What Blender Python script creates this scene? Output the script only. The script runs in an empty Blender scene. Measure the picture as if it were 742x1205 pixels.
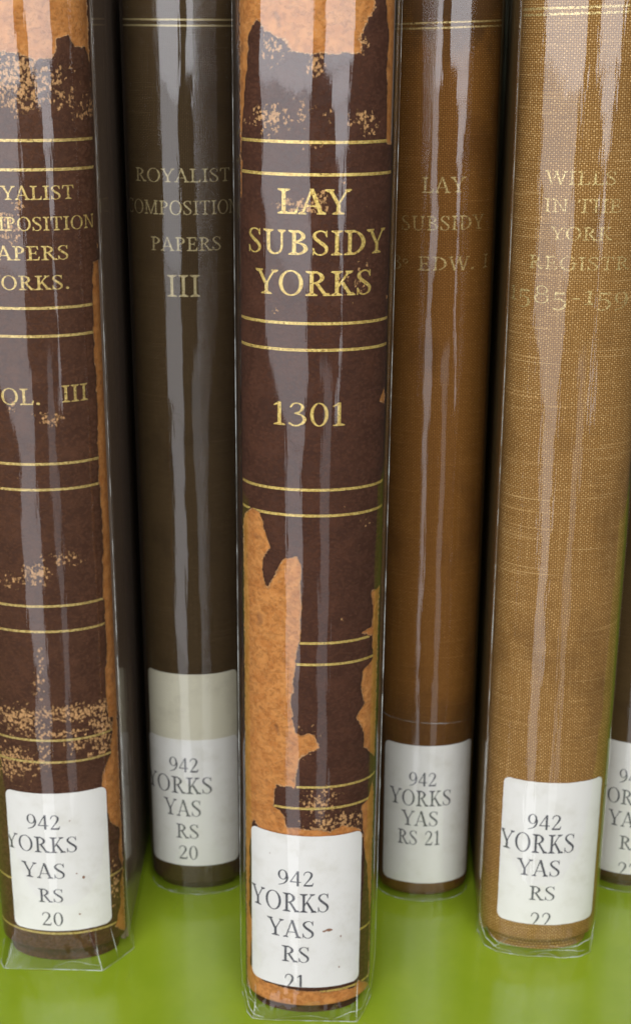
import bpy, math, random
import numpy as np

# ------------------------------------------------------------------ camera, light, exposure
S = bpy.context.scene
COL = S.collection
MM = 0.001
cam_data = bpy.data.cameras.new("camera")
cam = bpy.data.objects.new("camera", cam_data)
COL.objects.link(cam)
cam.location = (0.0, -0.2845, 0.2356)
cam.rotation_euler = (math.radians(90 - 19.6), 0, 0)
cam_data.sensor_fit = 'VERTICAL'
cam_data.sensor_height = 36.0
cam_data.lens = 36.0 * 1640 / 1205
cam_data.clip_start = 0.01
cam_data.clip_end = 20
cam_data.dof.use_dof = True
cam_data.dof.focus_distance = 0.288
cam_data.dof.aperture_fstop = 30.0
S.camera = cam

S.view_settings.view_transform = 'Standard'
S.view_settings.look = 'None'
S.view_settings.exposure = -0.27
S.view_settings.gamma = 1.0
S.render.engine = 'CYCLES'
S.cycles.use_denoising = True
S.cycles.max_bounces = 10
S.cycles.glossy_bounces = 5
S.cycles.transparent_max_bounces = 24
S.cycles.caustics_reflective = False
S.cycles.caustics_refractive = False
S.cycles.blur_glossy = 0.3

W = bpy.data.worlds.new("World")
S.world = W
W.use_nodes = True
W.node_tree.nodes["Background"].inputs[0].default_value = (0.93, 0.96, 1.0, 1)
W.node_tree.nodes["Background"].inputs[1].default_value = 0.06


def area(name, az0, az1, z0, z1, dist, radiance, color=(1, 1, 1), tilt=0.0):
    """A window across the room (low bands: its floor reflection): spans azimuth az0..az1 (degrees right of straight back), heights z0..z1 (m)."""
    x0, x1 = dist * math.tan(math.radians(az0)), dist * math.tan(math.radians(az1))
    L = bpy.data.lights.new(name, 'AREA')
    L.shape = 'RECTANGLE'
    L.size, L.size_y = x1 - x0, z1 - z0
    L.energy = radiance * math.pi * L.size * L.size_y
    L.color = color
    o = bpy.data.objects.new(name, L)
    COL.objects.link(o)
    o.location = ((x0 + x1) / 2, -dist - 0.28, (z0 + z1) / 2)
    o.rotation_euler = (math.radians(90), tilt, 0)
    return o


COOL = (0.93, 0.94, 1.0)
for band in ((-62, -5, .14, 1.7, 5.2), (-60, -8, -.10, .138, 2.9), (-56, -9, -.34, -.102, 2.1), (-30, -12, -.72, -.342, 2.1),
             (7, 39, .165, 1.7, 5.2), (15, 36, .115, .163, 5.0), (20, 34, .04, .113, 4.4), (24, 31, -.06, .038, 3.6), (26.5, 29.5, -.34, -.062, 2.6),
             (9, 19, -.95, -.22, .9), (-28, -13, -1.25, -.722, 1.6)):
    area("window_floor_light", *band[:4], 1.3, band[4], COOL)  # lowest bands are added lamps for window light reflected off the floor
ceil = bpy.data.lights.new("added_fill_light", 'AREA')  # added fill lamp, high enough to stay out of the sleeve reflections
ceil.shape, ceil.size, ceil.size_y = 'RECTANGLE', 2.4, 0.9
ceil.energy = 3.9 * math.pi * 2.4 * 0.9
ceil.color = (1.0, 0.965, 0.91)
fill_o = bpy.data.objects.new("added_fill_light", ceil)
COL.objects.link(fill_o)
fill_o.location = (0.15, -1.35, 1.45)
fill_o.rotation_euler = (math.radians(48), 0, 0)

# ------------------------------------------------------------------ measured wear (mm along the spine curve, mm up)
WEAR = {
 1: [
  [(-13.4,242.0),(-15.2,227.6),(2.6,228.3),(6.6,226.6),(10.6,227.7),(11.3,230.8),(13.6,231.8),(15.0,229.3),(18.2,229.3),(19.9,224.9),(19.9,221.3),(19.9,221.2),(19.9,242.3)],
  [(19.9,188.8),(19.9,189.5),(19.9,177.2),(19.9,165.3),(19.9,145.2),(19.9,130.6),(19.9,113.3),(19.9,97.7),(19.1,82.1),(18.7,74.1),(16.3,62.0),(16.6,61.1),(13.7,55.9),(13.1,52.2),(14.2,45.8),(15.3,40.8),(18.8,37.4),(17.5,29.9),(19.4,24.6),(17.7,21.4),(17.6,15.1),(15.2,8.9),(19.9,4.6),(19.9,17.2),(19.9,50.3),(19.9,80.5),(19.9,100.5),(19.9,131.2),(19.9,156.2),(19.9,178.3)],
 ],
 3: [
  [(-18.7,130.2),(-14.3,133.4),(-12.2,132.9),(-11.2,130.6),(-10.1,127.0),(-9.5,125.0),(-11.3,122.2),(-11.6,119.6),(-10.3,115.5),(-8.5,118.1),(-7.4,121.0),(-6.1,122.9),(-3.4,123.5),(-1.9,121.4),(-2.5,115.8),(-2.2,110.8),(-2.6,103.5),(-3.3,98.4),(-3.9,93.1),(-4.4,87.1),(-3.5,80.3),(-1.8,79.5),(-0.5,80.0),(0.9,79.7),(2.0,76.2),(-0.1,75.0),(-2.1,73.8),(-2.7,71.5),(-3.3,68.7),(-3.5,65.5),(-8.1,65.7),(-8.5,60.0),(-5.9,58.1),(-5.2,54.9),(-1.3,54.9),(5.0,53.8),(7.9,55.3),(12.8,53.1),(13.8,49.8),(6.2,51.3),(-11.3,50.1),(-14.5,54.6),(-16.1,46.4),(-16.6,29.1),(-15.3,23.8),(-16.1,11.8),(-11.4,9.3),(11.8,7.3),(13.6,8.7),(18.7,4.8),(18.7,-8.7),(-18.7,-14.8),(-18.7,63.0)],
  [(18.7,113.6),(14.7,113.8),(15.5,108.5),(15.1,104.6),(11.5,104.2),(15.5,102.6),(15.7,96.6),(12.6,94.6),(12.3,90.2),(13.2,86.1),(11.1,82.9),(13.0,79.3),(13.6,74.4),(18.7,69.3),(18.7,64.1),(18.7,111.1)],
  [(18.7,59.6),(17.2,64.7),(15.4,59.9),(13.2,58.8),(13.9,50.7),(15.7,39.9),(17.7,24.9),(17.8,10.6),(18.7,-4.5)],
  [(-18.7,241.8),(11.5,241.6),(11.9,236.9),(10.1,234.6),(8.6,231.7),(9.3,228.5),(4.9,228.6),(-5.2,228.5),(-6.1,230.6),(-7.0,231.3),(-8.7,231.7),(-10.9,232.7),(-11.6,234.3),(-12.6,234.7),(-14.1,232.3),(-14.8,230.6),(-15.2,225.2),(-16.7,216.9),(-17.9,207.2),(-18.7,206.2)],
  [(14.6,241.6),(15.1,234.3),(16.4,231.6),(17.3,212.9),(18.7,211.7),(18.7,210.8),(18.7,241.9)],
  [(-18.7,207.2),(-17.1,207.6),(-17.8,199.8),(-18.7,199.0)],
  [(18.7,160.2),(17.2,159.8),(15.7,157.6),(18.5,156.6),(18.7,156.9)],
  [(18.7,180.2),(16.6,180.1),(18.7,178.5),(18.7,177.9)],
  [(-7.4,198.4),(-5.1,199.8),(-2.5,200.4),(-0.2,200.0),(0.4,198.7),(-2.8,198.5),(-5.1,198.1)],
 ],
}
SPECKS = {
 1: [(3.42,222.32,9.1,6.3,0.72),(10.42,219.34,5.76,4.58,0.45),(17.3,216.75,5.66,2.29,0.5),(17.5,219.69,5.86,3.44,0.25),(-1.47,192.06,3.2,3.64,0.55),(0.7,196.95,1.82,1.21,0.6),(0.19,111.28,4.04,3.34,0.65),(6.37,114.62,6.06,2.96,0.4),(5.5,148.98,2.56,2.02,0.6),(2.36,150.12,1.6,1.01,0.55),(-5.53,108.86,4.45,2.22,0.5),(-3.08,151.78,1.35,2.02,0.5),(-0.43,88.14,1.77,6.97,0.4),(-6.28,72.56,8.37,4.19,0.72),(5.75,74.04,9.7,2.79,0.66),(14.42,71.18,4.55,5.58,0.7),(3.81,68.54,12.74,1.36,0.6),(-10.06,59.89,8.41,5.82,0.6),(14.09,64.07,4.85,3.72,0.6),(6.99,64.83,2.97,2.43,0.55),(-0.75,61.96,2.55,4.85,0.5),(-0.87,82.77,2.12,5.58,0.45),(15.85,22.42,2.26,7.08,0.5)],
 3: [(-8.13,229.03,3.64,4.04,0.5),(-0.43,226.68,2.43,2.96,0.6),(9.29,230.35,1.52,2.43,0.5),(-9.36,216.09,5.76,3.15,0.62),(-2.89,217.28,4.01,4.31,0.35),(2.19,217.29,1.72,2.16,0.4),(10.53,215.78,3.84,2.86,0.5),(7.44,215.04,3.03,2.29,0.35),(9.31,185.42,5.76,6.67,0.3),(-3.93,199.51,4.01,1.72,0.6),(5.28,203.43,3.44,2.16,0.3),(-0.57,210.73,4.01,1.72,0.35),(-8.12,177.18,1.92,1.21,0.4),(2.82,61.59,6.28,4.81,0.5),(-1.46,77.33,4.19,4.6,0.45),(11.63,130.85,3.21,2.09,0.3),(8.44,108.03,4.19,2.79,0.25),(5.73,55.68,8.79,3.35,0.6)],
}


WEAR[3].pop()          # the scuff over LAY is a grainy rub, not a torn patch
SPECKS[3].append((-2.6, 199.2, 5.6, 1.25, .78))
SPECKS[3].append((1.2, 200.6, 2.2, 1.6, .72))

WEAR[1].append([(17.6, 184), (17.2, 178), (16.7, 168), (17.1, 150), (16.5, 138), (17.0, 120), (16.3, 104), (16.8, 92), (15.7, 80), (16.0, 70), (24, 70), (24, 184)])
WEAR[3].append([(16.2, 246), (16.0, 234), (15.4, 226), (15.8, 218), (15.9, 211), (24, 211), (24, 246)])

# ------------------------------------------------------------------ small maths
def vnoise(x, y, seed=0):
    xi, yi = np.floor(x).astype(np.int64), np.floor(y).astype(np.int64)
    fx, fy = x - xi, y - yi
    fx, fy = fx * fx * (3 - 2 * fx), fy * fy * (3 - 2 * fy)

    def h(a, b):
        n = (a * 374761393 + b * 668265263 + seed * 982451653) & 0xFFFFFFFF
        n = ((n ^ (n >> 13)) * 1274126177) & 0xFFFFFFFF
        n = n ^ (n >> 16)
        return (n & 0xFFFF) / 65535.0
    return (h(xi, yi) * (1 - fx) + h(xi + 1, yi) * fx) * (1 - fy) + (h(xi, yi + 1) * (1 - fx) + h(xi + 1, yi + 1) * fx) * fy


def fnoise(x, y, seed=0, oct=3):
    s, a, t = 0, 1.0, 0
    for k in range(oct):
        s = s + a * vnoise(x * 2 ** k, y * 2 ** k, seed + k)
        t += a
        a *= .5
    return s / t


def poly(pts):
    """signed distance to a polygon, positive inside"""
    P = np.array(pts, float)

    def f(x, y):
        d = np.full(x.shape, 1e9)
        ins = np.zeros(x.shape, bool)
        for i in range(len(P)):
            ax, ay = P[i]
            bx, by = P[(i + 1) % len(P)]
            ex, ey = bx - ax, by - ay
            wx, wy = x - ax, y - ay
            t = np.clip((wx * ex + wy * ey) / (ex * ex + ey * ey + 1e-12), 0, 1)
            d = np.minimum(d, (wx - ex * t) ** 2 + (wy - ey * t) ** 2)
            if ey != 0:
                c = ((ay > y) != (by > y)) & (x < ex * (y - ay) / ey + ax)
                ins ^= c
        return np.where(ins, 1, -1) * np.sqrt(d)
    return f


def ell(cx, cy, rx, ry):
    def f(x, y):
        X, Y = x - cx, y - cy
        k0 = np.sqrt((X / rx) ** 2 + (Y / ry) ** 2)
        k1 = np.sqrt((X / rx ** 2) ** 2 + (Y / ry ** 2) ** 2) + 1e-9
        return -k0 * (k0 - 1) / k1
    return f


def crv(pts, n=9):
    """stroke along a Catmull-Rom curve, pts = (x, y, width)"""
    P = np.array(pts, float)
    Q = np.vstack([2 * P[0] - P[1], P, 2 * P[-1] - P[-2]])
    out = []
    for i in range(1, len(Q) - 2):
        a, b, c, d = Q[i - 1], Q[i], Q[i + 1], Q[i + 2]
        for t in np.linspace(0, 1, n, endpoint=False):
            out.append(.5 * (2 * b + (c - a) * t + (2 * a - 5 * b + 4 * c - d) * t * t + (3 * b - a - 3 * c + d) * t ** 3))
    out.append(Q[-2])
    R = np.array(out)

    def f(x, y):
        m = np.full(x.shape, -1e9)
        for i in range(len(R) - 1):
            ax, ay, aw = R[i]
            bx, by, bw = R[i + 1]
            ex, ey = bx - ax, by - ay
            wx, wy = x - ax, y - ay
            t = np.clip((wx * ex + wy * ey) / (ex * ex + ey * ey + 1e-12), 0, 1)
            m = np.maximum(m, (aw + (bw - aw) * t) / 2 - np.hypot(wx - ex * t, wy - ey * t))
        return m
    return f


def uni(*fs):
    return lambda x, y: np.maximum.reduce([f(x, y) for f in fs])


def sub(a, b):
    return lambda x, y: np.minimum(a(x, y), -b(x, y))


def half(a, x0=None, x1=None, y0=None, y1=None):
    def f(x, y):
        m = a(x, y)
        if x0 is not None: m = np.minimum(m, x - x0)
        if x1 is not None: m = np.minimum(m, x1 - x)
        if y0 is not None: m = np.minimum(m, y - y0)
        if y1 is not None: m = np.minimum(m, y1 - y)
        return m
    return f


def glyphs(T, h):
    """A serif alphabet: cap height 1, T = stem weight, h = hairline weight. Returns char -> (advance, field)."""
    def rect(x0, y0, x1, y1): return poly([(x0, y0), (x1, y0), (x1, y1), (x0, y1)])
    def bar(x0, y0, x1, y1, w):
        # slanted stroke between two heights, width measured horizontally
        return poly([(x0 - w / 2, y0), (x0 + w / 2, y0), (x1 + w / 2, y1), (x1 - w / 2, y1)])
    def ser(x, y, w=None, k=None):
        # foot (y = 0) or head (y = 1) serif with a little bracket
        w = (T + .25) / 2 if w is None else w
        k = T / 2 if k is None else k
        s = 1 if y < .5 else -1
        return poly([(x - w, y), (x + w, y), (x + w, y + s * h * .8), (x + k, y + s * (h + .06)), (x - k, y + s * (h + .06)), (x - w, y + s * h * .8)])
    def stem(x, y0=0, y1=1, a=True, b=True):
        fs = [rect(x - T / 2, y0, x + T / 2, y1)]
        if a: fs.append(ser(x, y0))
        if b: fs.append(ser(x, y1))
        return uni(*fs)
    D = T * .95
    G = {}
    G['I'] = (.42, stem(.21))
    G['L'] = (.66, uni(stem(.21), poly([(.2, 0), (.60, 0), (.64, .27), (.60, .27), (.53, h + .03), (.2, h)])))
    arm_t = poly([(.2, 1), (.58, 1), (.60, .75), (.56, .75), (.50, 1 - h - .02), (.2, 1 - h)])
    arm_b = poly([(.2, 0), (.62, 0), (.66, .27), (.62, .27), (.55, h + .03), (.2, h)])
    arm_m = uni(rect(.2, .5 - h / 2, .46, .5 + h / 2), poly([(.42, .5), (.48, .36), (.50, .36), (.50, .66), (.48, .66)]))
    G['E'] = (.70, uni(stem(.21), arm_t, arm_b, arm_m))
    G['T'] = (.72, uni(stem(.36, b=False), rect(.08, 1 - h, .64, 1), poly([(.05, 1), (.03, .74), (.07, .74), (.14, 1 - h), (.2, 1)]),
                       poly([(.67, 1), (.69, .74), (.65, .74), (.58, 1 - h), (.52, 1)])))
    G['A'] = (.78, uni(bar(.10, 0, .37, 1, h * 1.2), bar(.65, 0, .37, 1.02, D * 1.1), rect(.2, .30, .55, .30 + h), ser(.10, 0, .12, h / 2), ser(.65, 0, .14)))
    G['V'] = (.76, uni(bar(.36, -.02, .10, 1, D * 1.1), bar(.38, 0, .65, 1, h * 1.2), ser(.10, 1, .14), ser(.66, 1, .11, h / 2)))
    G['Y'] = (.74, uni(stem(.37, 0, .48, b=False), bar(.36, .40, .11, 1, D * 1.05), bar(.38, .42, .64, 1, h * 1.2), ser(.11, 1, .14), ser(.65, 1, .11, h / 2)))
    G['W'] = (1.06, uni(bar(.32, -.02, .10, 1, D), bar(.33, 0, .54, .98, h * 1.2), bar(.74, -.02, .52, 1, D), bar(.75, 0, .95, 1, h * 1.2),
                        ser(.10, 1, .13), ser(.52, 1, .11), ser(.96, 1, .10, h / 2)))
    G['N'] = (.86, uni(rect(.17 - h * .6, 0, .17 + h * .6, 1), bar(.68, -.01, .17, 1, D), rect(.69 - h * .6, 0, .69 + h * .6, 1), ser(.17, 0, .13, h), ser(.13, 1, .12, h), ser(.69, 1, .13, h)))
    G['M'] = (1.0, uni(rect(.17 - h * .6, 0, .17 + h * .6, 1), bar(.48, 0, .18, 1, D), bar(.48, 0, .80, 1, h * 1.3), rect(.82 - T / 2, 0, .82 + T / 2, 1),
                       ser(.17, 0, .13, h), ser(.15, 1, .13, h), ser(.82, 0), ser(.84, 1, .14)))
    G['K'] = (.80, uni(stem(.21), bar(.24, .36, .60, 1, h * 1.4), bar(.66, 0, .36, .56, D * 1.15), ser(.60, 1, .13, h / 2), ser(.67, 0, .14)))
    G['H'] = (.86, uni(stem(.21), stem(.65), rect(.2, .5 - h / 2, .66, .5 + h / 2)))
    G['D'] = (.82, uni(stem(.21), half(sub(ell(.22, .5, .53, .5), ell(.20, .5, .53 - T * 1.05, .5 - h)), x0=.21)))
    G['P'] = (.66, uni(stem(.21), half(sub(ell(.24, .73, .36, .27), ell(.22, .73, .36 - T * .95, .27 - h)), x0=.21)))
    G['R'] = (.78, uni(stem(.21), half(sub(ell(.24, .74, .36, .26), ell(.22, .74, .36 - T * .95, .26 - h)), x0=.21), bar(.66, 0, .36, .52, D * 1.1), ser(.68, 0, .12)))
    G['B'] = (.74, uni(stem(.21), half(sub(ell(.24, .76, .33, .24), ell(.22, .76, .33 - T * .95, .24 - h)), x0=.21),
                       half(sub(ell(.24, .27, .41, .27), ell(.22, .27, .41 - T, .27 - h)), x0=.21)))
    G['O'] = (.86, sub(ell(.43, .5, .38, .52), ell(.43, .5, .38 - T, .52 - h)))
    G['C'] = (.80, uni(half(sub(ell(.43, .5, .38, .52), ell(.46, .5, .38 - T * .8, .52 - h)), x1=.56),
                       crv([(.54, .99, h * 1.2), (.63, .93, h * 1.5), (.69, .80, h * 1.4)]), crv([(.54, .01, h * 1.2), (.64, .07, h * 1.2), (.71, .20, h * .8)]),
                       rect(.67, .70, .71, .98)))
    G['G'] = (.86, uni(G['C'][1], rect(.69 - T / 2, .05, .69 + T / 2, .42), ser(.69, .42 + h, .15)))
    G['U'] = (.84, uni(rect(.20 - T / 2, .34, .20 + T / 2, 1), rect(.65 - h * .6, .34, .65 + h * .6, 1), ser(.20, 1), ser(.65, 1, .13, h),
                       crv([(.20, .36, T), (.23, .16, T * .95), (.33, .045, h * 1.5), (.43, .03, h * 1.2), (.56, .08, h * 1.2), (.63, .2, h * 1.2), (.65, .36, h * 1.2)])))
    G['S'] = (.62, uni(crv([(.50, .80, h), (.44, .93, h), (.30, .98, h), (.15, .90, T * .7), (.11, .76, T * .9), (.20, .62, T * 1.05), (.38, .45, T * 1.1),
                            (.49, .31, T * .95), (.48, .14, T * .75), (.36, .03, h), (.22, .03, h), (.12, .12, h), (.08, .26, h)]),
                       rect(.485, .73, .52, 1.0), rect(.06, 0, .095, .30)))
    G['.'] = (.32, ell(.16, .075, .085, .085))
    G['-'] = (.42, rect(.06, .30, .36, .30 + h * 1.3))
    G['o'] = (.36, sub(ell(.18, .62, .14, .17), ell(.18, .62, .14 - T * .6, .17 - h)))
    G[' '] = (.42, None)
    # figures
    G['0'] = (.62, sub(ell(.31, .5, .26, .51), ell(.31, .5, .26 - T * .95, .51 - h)))
    G['1'] = (.50, uni(rect(.26 - T / 2, 0, .26 + T / 2, 1), ser(.26, 0), poly([(.26 + T / 2, 1), (.26 - T / 2, .98), (.08, .86), (.09, .82), (.26 - T / 2, .88)])))
    G['2'] = (.62, uni(crv([(.09, .74, h), (.14, .90, h * 1.3), (.28, .98, h * 1.3), (.43, .90, T * .8), (.47, .74, T), (.40, .54, T * .85), (.25, .30, h * 1.4), (.09, .06, h)]),
                       poly([(.06, 0), (.52, 0), (.58, .24), (.54, .24), (.48, .12), (.10, .12)])))
    G['3'] = (.60, uni(crv([(.09, .80, h), (.16, .93, h * 1.2), (.28, .98, h), (.41, .90, T * .7), (.43, .76, T * .85), (.36, .62, T * .6), (.22, .54, h)]),
                       crv([(.22, .54, h), (.40, .47, T * .6), (.49, .31, T), (.44, .13, T * .9), (.30, .02, h * 1.2), (.16, .02, h * 1.3), (.06, .10, T * .7)])))
    G['4'] = (.64, uni(rect(.43 - T / 2, 0, .43 + T / 2, 1), bar(.06, .26, .42, .99, h * 1.3), rect(.04, .24, .60, .24 + h * 1.5)))
    G['5'] = (.60, uni(crv([(.12, .55, h), (.28, .62, T * .6), (.44, .50, T * .9), (.48, .30, T), (.40, .10, T * .8), (.25, .01, h * 1.3), (.08, .06, T * .7)]),
                       poly([(.14, 1), (.50, 1), (.53, 1.06), (.47, .88), (.15, .88)]), rect(.12, .53, .12 + h, 1)))
    G['8'] = (.64, uni(sub(ell(.32, .75, .21, .25), ell(.32, .75, .21 - T * .7, .25 - h)), sub(ell(.32, .27, .26, .28), ell(.32, .27, .26 - T * .8, .28 - h))))
    G['9'] = (.62, uni(sub(ell(.30, .68, .25, .33), ell(.30, .68, .25 - T * .9, .33 - h)), crv([(.54, .66, h), (.55, .52, T * .6), (.48, .28, T * .8), (.34, .10, T * .6), (.10, -.01, h)])))
    G['x5'] = (.60, lambda x, y: G['5'][1](x, y + .32))
    G['x9'] = (.62, lambda x, y: G['9'][1](x, y + .32))
    G['x1'] = (.46, lambda x, y: G['1'][1](x * 1.0, y * 1.25) / 1.2)
    return G


GOLD_GLYPHS = glyphs(.118, .06)
THIN_GLYPHS = glyphs(.102, .052)
INK_GLYPHS = glyphs(.116, .046)

# marching squares -> flat mesh in (u, v) ---------------------------------------------------------
_CASES = {1: [0, 'b', 'l'], 2: [1, 'r', 'b'], 3: [0, 1, 'r', 'l'], 4: [2, 't', 'r'], 5: [0, 'b', 'r', 2, 't', 'l'], 6: [1, 2, 't', 'b'],
          7: [0, 1, 2, 't', 'l'], 8: [3, 'l', 't'], 9: [0, 'b', 't', 3], 10: [1, 'r', 't', 3, 'l', 'b'], 11: [0, 1, 'r', 't', 3],
          12: [2, 3, 'l', 'r'], 13: [0, 'b', 'r', 2, 3], 14: [1, 2, 3, 'l', 'b'], 15: [0, 1, 2, 3]}


def contour(field, u0, v0, u1, v1, step):
    nx, ny = max(2, int(math.ceil((u1 - u0) / step)) + 1), max(2, int(math.ceil((v1 - v0) / step)) + 1)
    xs, ys = u0 + step * np.arange(nx), v0 + step * np.arange(ny)
    X, Y = np.meshgrid(xs, ys)
    F = field(X, Y)
    F[np.abs(F) < 1e-6] = 1e-6
    ins = F > 0
    code = ins[:-1, :-1] * 1 + ins[:-1, 1:] * 2 + ins[1:, 1:] * 4 + ins[1:, :-1] * 8
    verts, faces, idx = [], [], {}

    def vert(key):
        if key in idx: return idx[key]
        k, j, i = key
        if k == 'n':
            p = (xs[i], ys[j])
        elif k == 'h':
            t = F[j, i] / (F[j, i] - F[j, i + 1]); p = (xs[i] + step * t, ys[j])
        else:
            t = F[j, i] / (F[j, i] - F[j + 1, i]); p = (xs[i], ys[j] + step * t)
        idx[key] = len(verts)
        verts.append(p)
        return idx[key]
    for j, i in np.argwhere(code > 0):
        m = {0: ('n', j, i), 1: ('n', j, i + 1), 2: ('n', j + 1, i + 1), 3: ('n', j + 1, i), 'b': ('h', j, i), 't': ('h', j + 1, i), 'l': ('v', j, i), 'r': ('v', j, i + 1)}
        faces.append([vert(m[c]) for c in _CASES[int(code[j, i])]])
    return verts, faces


def merge(parts):
    V, Fc = [], []
    for v, f in parts:
        o = len(V)
        V += v
        Fc += [[k + o for k in q] for q in f]
    return V, Fc


def text_mesh(chars, u0, u1, base, cap, G, step=.09, slope=0.0, erode=None):
    """one line of lettering filling u0..u1, baseline at height base; erode(u, v) is subtracted from the stroke"""
    adv = sum(G[c][0] for c in chars)
    sx = (u1 - u0) / (adv - .08)
    x, parts = u0 - .04 * sx, []
    for c in chars:
        a, f = G[c]
        if f is not None:
            def fld(U, V, x=x, f=f):
                b = base + slope * (x - u0)
                q = f((U - x) / sx, (V - b) / cap) * min(sx, cap)
                return q - erode(U, V) if erode else q
            b = base + slope * (x - u0)
            st = min(step, cap * .026)
            parts.append(contour(fld, x - .06 * sx, b - .40 * cap, x + (a + .06) * sx, b + 1.12 * cap, st))
        x += a * sx
    return merge(parts)


# ------------------------------------------------------------------ objects
def link(name, mesh, mat, parent=None):
    o = bpy.data.objects.new(name, mesh)
    COL.objects.link(o)
    if mat: mesh.materials.append(mat)
    if parent: o.parent = parent
    return o


def build(name, verts, faces, mat, parent=None, uvs=None, attrs=None, smooth=True):
    me = bpy.data.meshes.new(name)
    me.from_pydata([tuple(c * MM for c in v) for v in verts], [], faces)
    if uvs is not None:
        uvl = me.uv_layers.new(name="UVMap")
        li = np.zeros(len(me.loops), np.int32)
        me.loops.foreach_get("vertex_index", li)
        uvl.data.foreach_set("uv", np.asarray(uvs, np.float32)[li].ravel())
    for k, arr in (attrs or {}).items():
        at = me.attributes.new(k, 'FLOAT', 'POINT')
        at.data.foreach_set("value", np.asarray(arr, np.float32).ravel())
    if smooth:
        me.polygons.foreach_set("use_smooth", np.ones(len(me.polygons), bool))
    me.update()
    return link(name, me, mat, parent)


class Spine:
    """the rounded back of a book: half an ellipse a wide, b deep; (u, v) = mm along the curve, mm up"""
    def __init__(self, a, b):
        self.a, self.b = a, b
        self.t = np.linspace(-math.pi / 2, math.pi / 2, 2001)
        s = np.sqrt((a * np.cos(self.t)) ** 2 + (b * np.sin(self.t)) ** 2)
        u = np.concatenate([[0], np.cumsum((s[1:] + s[:-1]) / 2 * np.diff(self.t))])
        self.u = u - u[1000]
        self.umax = self.u[-1]

    def wrap(self, u, v, off=0.0):
        u = np.asarray(u, float)
        uc = np.clip(u, -self.umax, self.umax)
        t = np.interp(uc, self.u, self.t)
        nx, ny = np.sin(t) / self.a, -np.cos(t) / self.b
        n = np.hypot(nx, ny)
        x = self.a * np.sin(t) + off * nx / n
        y = self.b - self.b * np.cos(t) + off * ny / n + np.maximum(np.abs(u) - self.umax, 0)
        return np.stack([x, y, np.broadcast_to(np.asarray(v, float), x.shape)], -1)

    def print_on(self, name, mesh2d, off, mat, parent, attrs=None):
        V, F = mesh2d
        if not F: return None
        V = np.array(V)
        P = self.wrap(V[:, 0], V[:, 1], off)
        return build(name, P.tolist(), F, mat, parent, uvs=V)


def thing(name, label, cat, loc, rot=(0, 0, 0), group=None):
    o = bpy.data.objects.new(name, None)
    COL.objects.link(o)
    o.empty_display_size = .02
    o.location, o.rotation_euler = loc, rot
    o['label'], o['category'] = label, cat
    if group: o['group'] = group
    return o


def box(name, x0, x1, y0, y1, z0, z1, mat, parent=None, bev=.4):
    import bmesh
    bm = bmesh.new()
    bmesh.ops.create_cube(bm, size=1)
    for v in bm.verts:
        v.co = ((x0 + (v.co.x + .5) * (x1 - x0)) * MM, (y0 + (v.co.y + .5) * (y1 - y0)) * MM, (z0 + (v.co.z + .5) * (z1 - z0)) * MM)
    if bev:
        bmesh.ops.bevel(bm, geom=list(bm.edges), offset=bev * MM, segments=2, affect='EDGES')
    uv = bm.loops.layers.uv.new("UVMap")
    for f in bm.faces:
        for l in f.loops:
            c = l.vert.co
            l[uv].uv = ((c.x + c.y) / MM, c.z / MM) if abs(f.normal.z) < .7 else (c.x / MM, c.y / MM)
    me = bpy.data.meshes.new(name)
    bm.to_mesh(me)
    bm.free()
    return link(name, me, mat, parent)


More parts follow.
